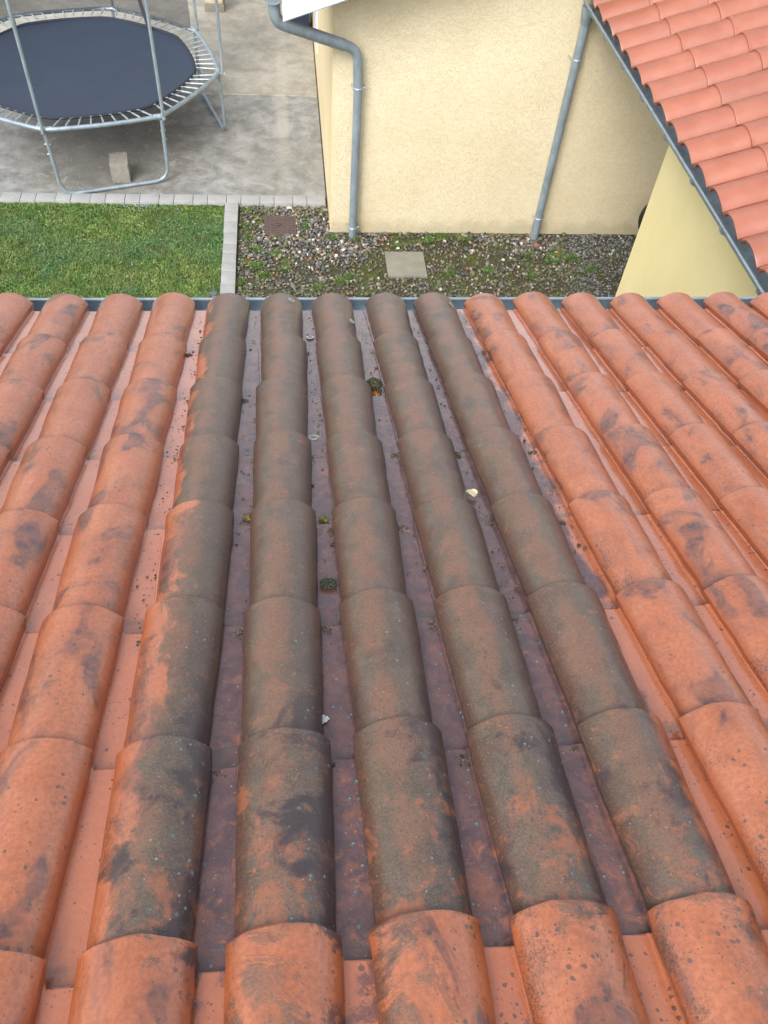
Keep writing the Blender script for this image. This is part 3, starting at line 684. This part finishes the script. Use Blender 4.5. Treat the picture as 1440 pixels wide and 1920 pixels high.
def hnoise(x, y, s):
    """cheap value noise"""
    x = x * s; y = y * s; xi = np.floor(x); yi = np.floor(y); fx = x - xi; fy = y - yi
    h = lambda a, b: (np.sin(a * 127.1 + b * 311.7) * 43758.5453) % 1.0
    fx = fx * fx * (3 - 2 * fx); fy = fy * fy * (3 - 2 * fy)
    return (h(xi, yi) * (1 - fx) + h(xi + 1, yi) * fx) * (1 - fy) + (h(xi, yi + 1) * (1 - fx) + h(xi + 1, yi + 1) * fx) * fy
# gravel
N = 19000
px = rng.uniform(-0.55, 3.75, N); py = rng.uniform(3.55, 5.40, N)
ok = ~((px > 0.355) & (py > 4.93)) & ~((px > 0.88) & (px < 1.28) & (py > 4.18) & (py < 4.6)) & ~((px > -0.30) & (px < 0.02) & (py > 4.89) & (py < 5.22)) & ~((px > 2.75) & (py < 3.3))
patch = hnoise(px, py, 2.2) * 0.6 + hnoise(px + 9, py, 6.0) * 0.4
ok &= (rng.random(N) < np.where(patch > 0.53, 0.38, 1.0)); ok &= (rng.random(N) < np.where(px > 2.6, 0.9, np.where(py > 4.55, 1.0, 0.72)))
px, py, patch = px[ok], py[ok], patch[ok]; n = len(px)
pal = np.array([(0.075, 0.075, 0.078), (0.12, 0.12, 0.12), (0.20, 0.195, 0.18), (0.30, 0.27, 0.22), (0.36, 0.28, 0.20), (0.62, 0.60, 0.55), (0.42, 0.13, 0.06), (0.17, 0.12, 0.09), (0.09, 0.10, 0.11)])
pr = np.array([.15, .15, .16, .14, .10, .06, .02, .10, .12]); ci = rng.choice(len(pal), n, p=pr / pr.sum())
tint = pal[ci] * rng.uniform(0.8, 1.15, (n, 1)); mossy = (hnoise(px + 3, py + 1, 3.1) * 0.5 + hnoise(px, py, 9.0) * 0.5 + (py < 4.35) * 0.12 > 0.52)[:, None] * rng.uniform(0.2, 0.85, (n, 1)); tint = tint * (1 - mossy) + np.array([0.13, 0.14, 0.06]) * mossy; small = px > 2.55 + 0.5 * hnoise(px, py, 3)
tint[small] = tint[small].mean(1, keepdims=True) * 0.75 + np.array([0.075, 0.075, 0.078])
size = rng.lognormal(math.log(0.0122), 0.34, n); size[small] *= 0.72; size = np.clip(size, 0.005, 0.032)
size *= np.where(py < 4.5, 0.85, 1.0)
o = pebbles('gravel', np.stack([px, py, rng.uniform(-0.006, 0.012, n)], 1), size, tint, MT['stone']); tag(o, kind='stuff')

def blades(name, pos, hgt, wid, lean, tint, mat, bend=0.5):
    n = len(pos); az = rng.uniform(0, 2 * math.pi, n); d = np.stack([np.cos(az), np.sin(az), np.zeros(n)], 1)
    az2 = rng.uniform(0, 2 * math.pi, n); side = np.stack([np.cos(az2), np.sin(az2), np.zeros(n)], 1)
    up = np.array([0, 0, 1.0]); mid = pos + up * (hgt * 0.55)[:, None] + d * (lean * hgt * 0.35)[:, None]
    tip = pos + up * (hgt * (1 - bend * lean * 0.5))[:, None] + d * (lean * hgt)[:, None]
    hw = side * (wid / 2)[:, None]
    V = np.stack([pos - hw, pos + hw, mid + hw * 0.8, mid - hw * 0.8, tip], 1).reshape(-1, 3)
    b = (np.arange(n) * 5)[:, None]; F = np.concatenate([b + np.array([[0, 1, 2]]), b + np.array([[0, 2, 3]]), b + np.array([[3, 2, 4]])], 0)
    T = np.repeat(tint, 5, 0).reshape(n, 5, 3)
    return np_mesh(name, V, F, mat, T.reshape(-1, 3), False)
def lawn_tint(x, y, n):
    g = hnoise(x, y, 1.7) * 0.25 + hnoise(x + 5, y + 3, 6.5) * 0.35 + hnoise(x, y + 7, 19.0) * 0.4
    a = np.array([0.090, 0.190, 0.038]); b = np.array([0.20, 0.285, 0.068]); c = np.array([0.10, 0.215, 0.09])
    t = np.clip(g * 1.9 - 0.45, 0, 1)[:, None]
    q = a * (1 - t) + b * t; m2 = (hnoise(x + 40, y, 2.6) > 0.62)[:, None]; q = np.where(m2, q * 0.55 + c * 0.45, q)
    dry = (rng.random(n) < 0.04 + 0.16 * (hnoise(x + 2, y, 5.0) > 0.8))[:, None]; q = np.where(dry, np.array([0.24, 0.19, 0.08]), q)
    return q * rng.uniform(0.6, 1.45, (n, 1))
N = 150000
gx = rng.uniform(-4.6, -0.70, N); gy = rng.uniform(3.2, 5.43, N)
bare = hnoise(gx, gy, 4.3) * 0.6 + hnoise(gx, gy, 11) * 0.4; keep = (rng.random(N) < np.where(bare < 0.20, 0.25, 1.0)); gx, gy = gx[keep], gy[keep]; n = len(gx)
clump = 0.55 + 0.9 * hnoise(gx + 3, gy + 8, 7.5)
hg = rng.uniform(0.014, 0.036, n) * clump; wd = rng.uniform(0.0028, 0.0062, n)
broad = (hnoise(gx + 21, gy + 2, 9) > 0.55) | (gy > 5.33); wd[broad] *= 2.4; hg[broad] *= 0.8
o = blades('grass', np.stack([gx, gy, np.zeros(n)], 1), hg, wd, rng.uniform(0.3, 1.5, n), lawn_tint(gx, gy, n), MT['grass']); tag(o, kind='stuff')
# speedwell and daisies near the kerb
N = 190
fx = np.concatenate([rng.normal(-1.55, 0.18, 90), rng.uniform(-3.0, -0.75, N - 90)]); fy = np.concatenate([5.37 - abs(rng.normal(0, 0.05, 90)), rng.uniform(4.2, 5.38, N - 90)])
ft = np.where(rng.random((N, 1)) < 0.55, np.array([[0.38, 0.45, 0.70]]), np.array([[0.70, 0.72, 0.70]]))
o = pebbles('tiny_lawn_flowers', np.stack([fx, fy, rng.uniform(0.028, 0.04, N)], 1), rng.uniform(0.003, 0.006, N), ft, MT['stone'], 0.2); tag(o, kind='stuff')
# weeds and moss between the stones
P_ = []
tufts = [(-0.47, 5.30, .05), (-0.50, 5.05, .045), (-0.45, 4.82, .055), (-0.38, 4.62, .05), (-0.20, 4.55, .06), (-0.47, 4.40, .05), (-0.36, 4.36, .055), (-0.30, 4.20, .05), (-0.52, 4.10, .05), (0.14, 5.12, .05), (0.10, 5.02, .05), (0.30, 5.28, .05), (0.37, 4.83, .05), (0.62, 4.80, .04), (0.42, 4.12, .06), (0.52, 4.18, .05), (0.20, 4.03, .05),
         (1.02, 4.70, .04), (1.5, 4.86, .07), (1.35, 4.80, .05), (1.75, 4.85, .07), (2.68, 4.56, .10), (2.60, 4.47, .08), (2.78, 4.50, .08), (2.94, 4.32, .07), (2.35, 4.55, .05), (2.3, 4.2, .06), (1.5, 4.25, .05), (1.9, 4.3, .05), (-0.1, 4.32, .05)]
for (x, y, r) in tufts:
    k = int(150 * r / .05); P_.append(np.stack([rng.normal(x, r * 0.6, k), rng.normal(y, r * 0.5, k), np.full(k, -0.004)], 1))
k = 4200; ex = rng.uniform(-0.56, 3.4, k * 3); ey = rng.uniform(3.8, 4.93, k * 3); q = hnoise(ex, ey, 2.2) * 0.6 + hnoise(ex + 9, ey, 6.0) * 0.4 > 0.53
P_.append(np.stack([ex[q], ey[q], np.full(q.sum(), -0.006)], 1))
k = 1300; P_.append(np.stack([rng.uniform(0.8, 2.2, k), 4.935 - abs(rng.normal(0, 0.035, k)), np.full(k, -0.004)], 1))
pw = np.concatenate(P_); pw = pw[~((pw[:, 0] > 0.36) & (pw[:, 1] > 4.935))]; n = len(pw)
hg = np.full(n, 0.016) * rng.uniform(0.6, 1.5, n); nt = sum(len(a) for a in P_[:len(tufts)]); nt = min(nt, n); hg[:nt] *= 1.9
tw = np.array([0.085, 0.125, 0.022]) * rng.uniform(0.5, 1.5, (n, 1)) + np.array([0.03, 0.01, 0]) * rng.random((n, 1)); tw[:nt] *= np.array([0.9, 1.35, 1.0])
o = blades('ground_weeds', pw, hg, rng.uniform(0.004, 0.009, n), rng.uniform(0.5, 1.6, n), tw, MT['grass']); tag(o, kind='stuff')

# ------------------------------------------------------------------ things on the ground
m = MB(); m.box((0.885, 4.19, -0.05), (1.272, 4.592, 0.016), 0.006, jit=0.002); o = m.build('drain_cover', MT['cover'], None); tag(o, 'square grey concrete cover lying in the gravel before the wall', 'cover')
m = MB(); m.box((-0.305, 4.885, -0.05), (0.022, 5.225, 0.010), 0.004)
for a in range(7):
    for b in range(7): m.box((-0.285 + a * 0.043, 4.905 + b * 0.044, 0.010), (-0.285 + a * 0.043 + 0.022, 4.905 + b * 0.044 + 0.014, 0.016))
m.tube([(-0.16 + .02 * math.cos(a), 5.05 + .02 * math.sin(a), 0.02) for a in np.linspace(0, 6.28, 10, endpoint=False)], 0.005, 6, closed=True)
o = m.build('drain_cover', MT['rust'], None, smooth=False); tag(o, 'rusty brown ribbed square cover sunk in gravel below the kerb', 'cover')
rb = Matrix.Rotation(rad(7), 3, 'Z')
bm_ = bmesh.new(); bmesh.ops.create_cube(bm_, size=1); bmesh.ops.scale(bm_, vec=(0.185, 0.235, 0.215), verts=bm_.verts)
bmesh.ops.subdivide_edges(bm_, edges=bm_.edges[:], cuts=5, use_grid_fill=True)
for v in bm_.verts:
    e = sum(1 for a, h in zip(v.co, (0.0925, 0.1175, 0.1075)) if abs(abs(a) - h) < 1e-4)
    v.co += Vector([random.uniform(-1, 1) for _ in range(3)]) * (0.0055 if e > 1 else 0.0015); v.co *= (0.985 if e > 1 else 1)
bm_.transform(rb.to_4x4()); me = bpy.data.meshes.new('concrete_block'); bm_.to_mesh(me); bm_.free(); me.materials.append(MT['block'])
o = link(bpy.data.objects.new('concrete_block', me)); o.location = (-1.80, 5.90, 0.122); tag(o, 'chipped grey concrete block weighing down the front foot tube of the trampoline', 'block')
# solar garden light
sl = empty('garden_light', (-0.752, 3.80, 0)); tag(sl, 'small round solar garden light in the grass at the gutter', 'garden light')
m = MB(); m.tube([(-0.752, 3.80, 0), (-0.752, 3.80, 0.08)], 0.008, 8); m.build('stake', MT['steel'], sl)
m = MB(); m.tube([(-0.752, 3.80, 0.04), (-0.752, 3.80, 0.10)], 0.022, 16); m.build('lamp_body', MT['spring'], sl)
m = MB(); m.tube([(-0.752, 3.80, 0.100), (-0.752, 3.80, 0.112)], 0.030, 18, radii=[0.030, 0.027]); m.build('solar_cap', MT['lens'], sl)
# pier at the back
pr_ = empty('gate_pier', (-0.985, 10.42, 0)); tag(pr_, 'beige rendered pier on a grey stone foot at the top behind the trampoline', 'pier')
m = MB(); m.box((-1.13, 10.28, 0), (-0.86, 10.56, 0.11), 0.008); m.build('plinth', MT['block'], pr_)
m = MB(); m.box((-1.115, 10.295, 0.112), (-0.875, 10.545, 1.3), 0.01); m.build('shaft', MT['stucco'], pr_)
# navy bin by the side wall
bn = empty('waste_bin', (0.14, 9.9, 0)); tag(bn, 'dark navy bin standing against the side wall, half hidden behind the white board', 'bin')
m = MB(); m.add([(-0.02, 9.72, 0.02), (0.30, 9.72, 0.02), (0.33, 9.68, 0.95), (-0.06, 9.68, 0.95), (-0.02, 10.1, 0.02), (0.30, 10.1, 0.02), (0.33, 10.15, 0.95), (-0.06, 10.15, 0.95)], [[0, 1, 2, 3], [5, 4, 7, 6], [4, 0, 3, 7], [1, 5, 6, 2], [4, 5, 1, 0], [3, 2, 6, 7]]); m.build('bin_body', MT['navy'], bn, smooth=False)
m = MB(); m.box((-0.08, 9.66, 0.951), (0.345, 10.18, 1.0), 0.012); m.build('lid', MT['navy'], bn)
# tyre behind the corner of the annex
m = MB(); m.tube([(3.80 + 0.21 * math.cos(a), 4.86, 0.25 + 0.21 * math.sin(a)) for a in np.linspace(0, 2 * math.pi, 28, endpoint=False)], 0.05, 12, closed=True)
o = m.build('tyre', MT['rubber'], None); tag(o, 'black tyre leaning on the cream wall, peeping out behind the yellow corner', 'tyre')

# ------------------------------------------------------------------ trampoline
TC = Vector((-2.21, 6.985, 0)); TR = 1.462; TZ = 0.70
tr = empty('trampoline', TC); tag(tr, 'octagonal garden trampoline with navy mat and galvanised frame on the concrete yard', 'trampoline')
oct_ = [TC + Vector((math.cos(rad(-96.0 + 45 * k)) * TR, math.sin(rad(-96.0 + 45 * k)) * TR, TZ)) for k in range(8)]
ring = []
for k in range(8):
    a, b = oct_[k], oct_[(k + 1) % 8]; mid = (a + b) / 2; outw = (mid - TC); outw.z = 0; outw.normalize()
    for q in np.linspace(0.03, 0.97, 9): ring.append(a.lerp(b, q) + outw * 0.035 * (1 - (2 * q - 1) ** 2))
m = MB(); m.tube(ring, 0.021, 12, closed=True); fr = m.build('frame', MT['galv'], tr)
for k in range(8):
    a = oct_[k]; t1 = (oct_[(k + 1) % 8] - a).normalized(); t0 = (oct_[k - 1] - a).normalized(); c = a + Vector((0, 0, 0))
    m = MB(); m.tube([c + t0 * 0.075 + (TC + Vector((0, 0, TZ)) - a).normalized() * 0.004, c + t0 * 0.02, c + t1 * 0.02, c + t1 * 0.075], 0.026, 12); m.build('corner_sleeve', MT['spring'], fr)
for k in (0, 2, 4, 6):          # four U-shaped legs
    a, b = oct_[k], oct_[k + 1]; inw = (TC - (a + b) / 2); inw.z = 0; inw.normalize(); along = (b - a).normalized()
    A0 = Vector((a.x, a.y, TZ - 0.03)); B0 = Vector((b.x, b.y, TZ - 0.03))
    A1 = A0 + inw * -0.02 + along * 0.015; A1.z = 0.034; B1 = B0 + inw * -0.0 - along * 0.015; B1.z = 0.034
    m = MB(); m.tube(rounded([A0, A1, B1, B0], 0.16, 9), 0.019, 12); m.build('leg', MT['galv'], tr)
for k in range(8):
    a = oct_[k]; ow = (a - TC); ow.z = 0; ow.normalize()
    tang = Vector((-ow.y, ow.x, 0))
    p0 = a + ow * 0.040 + Vector((0, 0, -0.02)); p1 = a + ow * 0.040 + Vector((0, 0, 1.75))
    m = MB(); m.tube([p0, p1], 0.0165, 12); po = m.build('net_pole', MT['galv'], tr)
    for dz in (-0.14, -0.24):
        m = MB(); m.tube([a + Vector((0, 0, dz)) - tang * 0.028 + ow * 0.0, a + Vector((0, 0, dz)) + tang * 0.028], 0.006, 6); m.build('bolt', MT['spring'], po)
    m = MB(); m.tube([a + ow * 0.02, a + ow * 0.066], 0.012, 8); m.build('pole_bracket', MT['spring'], po)
# mat: rounded octagon, slightly sagging
MR = 1.245; mv = []; mf = []; nr_, na_ = 14, 96
def mat_r(a):
    k = (a - rad(-96.0 + 22.5)) % rad(45); k = min(k, rad(45) - k); return MR * (0.935 / max(0.935, math.cos(rad(22.5) - k * 0 - (rad(22.5) - k)))) 
def mrad(a):
    d = ((a - rad(-96.0)) % rad(45)) - rad(22.5)          # 0 at mid-side
    return 0.5 * (MR * math.cos(rad(22.5)) / math.cos(d)) + 0.5 * MR * 0.955
for i in range(nr_ + 1):
    f = i / nr_
    for j in range(na_):
        a = 2 * math.pi * j / na_; r = mrad(a) * f
        mv.append((r * math.cos(a), r * math.sin(a), TZ - 0.012 - 0.05 * (1 - f * f) + 0.004 * math.sin(5 * a + 7 * f) * f))
for i in range(nr_):
    for j in range(na_): mf.append([i * na_ + j, (i + 1) * na_ + j, (i + 1) * na_ + (j + 1) % na_, i * na_ + (j + 1) % na_])
mo = from_np('jumping_mat', mv, mf, MT['mat'], tr, True, None)
m = MB(); m.tube([(TC.x + mrad(a) * 0.995 * math.cos(a), TC.y + mrad(a) * 0.995 * math.sin(a), TZ - 0.010) for a in np.linspace(0, 2 * math.pi, 96, endpoint=False)], 0.017, 8, closed=True)
m.build('hem', MT['strap'], mo)
# springs
for k in range(8):
    a, b = oct_[k], oct_[(k + 1) % 8]
    mid = (a + b) / 2; outw = (mid - TC); outw.z = 0; outw.normalize()
    for q in range(9):
        f = (q + 0.6) / 9.2 if q < 9 else 1
        o_ = a.lerp(b, f) + outw * 0.03 * (1 - (2 * f - 1) ** 2) + Vector((0, 0, 0.012))
        an = math.atan2(o_.y - TC.y, o_.x - TC.x); an2 = rad(-96 + 45 * k + 22.5) ; am = an + 0.10 * math.sin(an2 - an)
        i_ = Vector((TC.x + mrad(am) * math.cos(am), TC.y + mrad(am) * math.sin(am), TZ - 0.004))
        m = MB(); s0 = o_.lerp(i_, 0.12); s1 = o_.lerp(i_, 0.70)
        m.tube([s0.lerp(s1, w) for w in np.linspace(0, 1, 25)], 0.0095, 8, radii=[0.0095 if w % 2 else 0.0078 for w in range(25)])
        m.tube([o_ + Vector((0, 0, 0.002)), s0], 0.003, 6); m.tube([s1, i_], 0.003, 6)
        sd_ = (i_ - s1).cross(Vector((0, 0, 1))).normalized() * 0.018
        m.tube([i_ + sd_ * 1.0, s1.lerp(i_, 0.5), i_ - sd_ * 1.0], 0.0022, 5)
        m.build('spring', MT['spring'], tr)
# safety net, gathered to the back
def netpt(q, h):
    """q runs along corners 6 -> 3 round the back"""
    ks = [6, 5, 4, 3]; i = min(int(q), 2); f = q - i
    p = oct_[ks[i]].lerp(oct_[ks[i + 1]], f); c = (TC + Vector((0, 0, TZ)) - p); c.z = 0; p = p + c.normalized() * 0.06
    return Vector((p.x, p.y, TZ + 0.03 + h))
nv = []; nf = []; nq, nh = 60, 16
for i in range(nq + 1):
    for j in range(nh + 1):
        q = 3 * i / nq; h = 1.55 * j / nh; p = netpt(q, h); c = (p - TC); c.z = 0; c.normalize()
        p += c * 0.022 * math.sin(q * 17 + 2 * math.sin(j * 0.4)); nv.append(p - TC)
for i in range(nq):
    for j in range(nh): nf.append([i * (nh + 1) + j, (i + 1) * (nh + 1) + j, (i + 1) * (nh + 1) + j + 1, i * (nh + 1) + j + 1])
no = from_np('safety_net', nv, nf, MT['net'], tr, True, None)
e0 = netpt(2.55, 0.0); 
m = MB(); m.add([e0 + Vector(v) for v in [(-0.05, -0.22, -0.03), (-0.01, -0.24, -0.03), (-0.16, -0.02, 0.55), (-0.22, 0.0, 0.55), (-0.30, 0.05, 1.4), (-0.36, 0.07, 1.4)]], [[0, 1, 2, 3], [3, 2, 4, 5]])
m.build('strap', MT['strap'], tr)

# ------------------------------------------------------------------ things lying on the roof tiles
def clump(name, u, v, n_, size, mat, label, cat, cnt=160, tint=(0.05, 0.06, 0.02), tint2=(0.12, 0.12, 0.045), flat=0.7, r=0.1):
    q = rng.normal(size=(cnt, 3)); q /= np.linalg.norm(q, axis=1, keepdims=True); q *= rng.random((cnt, 1)) ** 0.33
    q *= np.array(size); q[:, 2] = abs(q[:, 2])
    base = np.array(roof_pt(u, v, n_)); pos = q @ np.array(Matrix.Rotation(-SLOPE, 3, 'X')).T + base
    f = rng.random((cnt, 1)); t_ = np.array(tint) * (1 - f) + np.array(tint2) * f
    o = pebbles(name, pos, rng.uniform(0.6, 1.4, cnt) * r * max(size), t_, mat, flat)
    return tag(o, label, cat)
clump('moss_clump', 0.215, -0.300, 0.012, (0.026, 0.036, 0.026), MT['crumb'], 'dark green moss cushion wedged beside a barrel tile near the gutter', 'moss', 420, (0.018, 0.022, 0.010), (0.085, 0.080, 0.035), 0.8, 0.13)
clump('moss_clump', 0.005, -1.345, 0.010, (0.019, 0.020, 0.007), MT['crumb'], 'flat blackish moss scrap in the tile channel halfway down the roof', 'moss', 220, (0.014, 0.018, 0.012), (0.07, 0.08, 0.04), 0.7, 0.14)
clump('moss_clump', 0.005, -1.078, 0.010, (0.013, 0.013, 0.006), MT['crumb'], 'yellow-green moss crumb in the tile channel above the blackish scrap', 'moss', 90, (0.06, 0.06, 0.012), (0.22, 0.20, 0.05), 0.8, 0.2)
clump('moss_clump', -0.193, -1.062, 0.010, (0.015, 0.012, 0.006), MT['crumb'], 'yellow moss crumb in the channel left of the greyest barrel row', 'moss', 90, (0.07, 0.06, 0.015), (0.24, 0.20, 0.06), 0.8, 0.2)
# pale flake of bark / leaf
fl = []; ff = []; c0 = roof_pt(0.424, -0.990, 0.024); Rm = (Matrix.Rotation(-SLOPE, 3, 'X') @ Matrix.Rotation(0.2, 3, 'Y'))
for k in range(20):
    a = 2 * math.pi * k / 20; rr = 0.0165 * (1 + 0.12 * math.sin(3 * a) + 0.06 * math.sin(7 * a))
    for dz in (0.0, -0.003): fl.append(c0 + Rm @ Vector((rr * math.cos(a) * 0.95, rr * math.sin(a), 0.003 * math.sin(2 * a) + dz)))
top = [2 * k for k in range(20)]; ff = [top, [2 * k + 1 for k in range(20)][::-1]] + [[2 * k, 2 * k + 1, (2 * k + 3) % 40, (2 * k + 2) % 40] for k in range(20)]
o = from_np('bark_flake', fl, ff, mat_plain('pale_flake', (0.72, 0.60, 0.36), 0.6, var=0.3, scale=150), None, False); tag(o, 'pale cream flake lying in the channel beside the mossy barrels', 'flake')
clump('lichen_flake', -0.022, -1.752, 0.007, (0.008, 0.009, 0.004), MT['crumb'], 'small white lichen flake in the channel between two near brown barrels', 'flake', 40, (0.55, 0.62, 0.60), (0.75, 0.80, 0.78), 0.7, 0.3)
# orange crumbs behind the moss cushion, seeds and grit in the channels
chan = [-0.103 + WT * (k + 0.5) for k in range(-2, 4)]
cu, cv, ct = [], [], []
for c in chan:
    k = 130
    cu.append(c + np.clip(rng.normal(0.008, 0.014, k), -0.022, 0.024)); cv.append(rng.uniform(-1.55, 0.36, k))
cu.append(rng.normal(0.208, 0.011, 150)); cv.append(rng.normal(-0.348, 0.012, 150))
for c in chan:
    for j in range(0, 6):
        k = int(rng.integers(10, 55)); cu.append(c + rng.choice([-0.014, 0.016]) + rng.normal(0, 0.007, k)); cv.append(-0.37 * j - 0.012 - abs(rng.normal(0, 0.012, k)))
cu.append(cu.pop(len(chan))); cv.append(cv.pop(len(chan)))
cu = np.concatenate(cu); cv = np.concatenate(cv); n = len(cu)
pos = np.array([roof_pt(a, b, 0.011) for a, b in zip(cu, cv)])
ct = np.array([0.07, 0.055, 0.035]) * rng.uniform(0.4, 2.2, (n, 1)); ct[-150:] = np.array([0.26, 0.11, 0.03]) * rng.uniform(0.4, 1.8, (150, 1))
o = pebbles('roof_grit', pos, np.clip(rng.lognormal(math.log(0.0018), 0.5, n), 0.0008, 0.006), ct, MT['crumb'], 0.5); tag(o, kind='stuff')
# pale lichens with a ring, growing on the tiles: thin crusts
def lichen(u, v, n_, r, tilt=0.0, sx=1.0):
    Rm = Matrix.Rotation(-SLOPE, 3, 'X') @ Matrix.Rotation(tilt, 3, 'Y'); c0 = roof_pt(u, v, n_); V = []; F = []
    prof = [(0.0, 0.0002), (0.35, 0.0008), (0.55, 0.0004), (0.75, 0.0012), (1.0, 0.0)]
    for (f, z) in prof:
        for k in range(24):
            a = 2 * math.pi * k / 24; rr = r * f * (1 + 0.07 * math.sin(3 * a + u * 50) + 0.05 * math.sin(5 * a)); V.append(c0 + Rm @ Vector((rr * math.cos(a) * sx, rr * math.sin(a), z + 0.0012)))
    for i in range(4):
        for k in range(24): F.append([i * 24 + k, i * 24 + (k + 1) % 24, (i + 1) * 24 + (k + 1) % 24, (i + 1) * 24 + k])
    T = np.array([(0.30, 0.22, 0.19), (0.20, 0.14, 0.12), (0.30, 0.30, 0.27), (0.50, 0.56, 0.53), (0.42, 0.48, 0.45)])
    return V, F, np.repeat(T, 24, 0)
def place_lichen(u, v, n_, r, tilt, sx, label):
    V, F, T = lichen(u, v, n_, r, tilt, sx)
    o = np_mesh('lichen', np.array([tuple(p) for p in V]), np.array(F), MT['crumb'], T, True); tag(o, label, 'lichen', 'pale lichens on the tiles')
place_lichen(-0.006, -0.636, 0.006, 0.0165, 0.0, 1.0, 'pale ring lichen in the channel, above the yellow-green moss crumb')
place_lichen(0.008, 0.138, 0.010, 0.0150, 0.0, 1.0, 'pale ring lichen in the channel close to the gutter end')
place_lichen(-0.060, 0.392, 0.066, 0.0165, 0.45, 0.8, 'pale lichen on the gutter end of the second brown barrel row')
place_lichen(0.172, 0.165, 0.064, 0.0160, 0.55, 0.7, 'long pale green lichen on the right shoulder of the third brown barrel row')
place_lichen(0.598, 0.345, 0.060, 0.0170, 0.65, 0.75, 'pale lichen on the gutter end of the last brown barrel row')
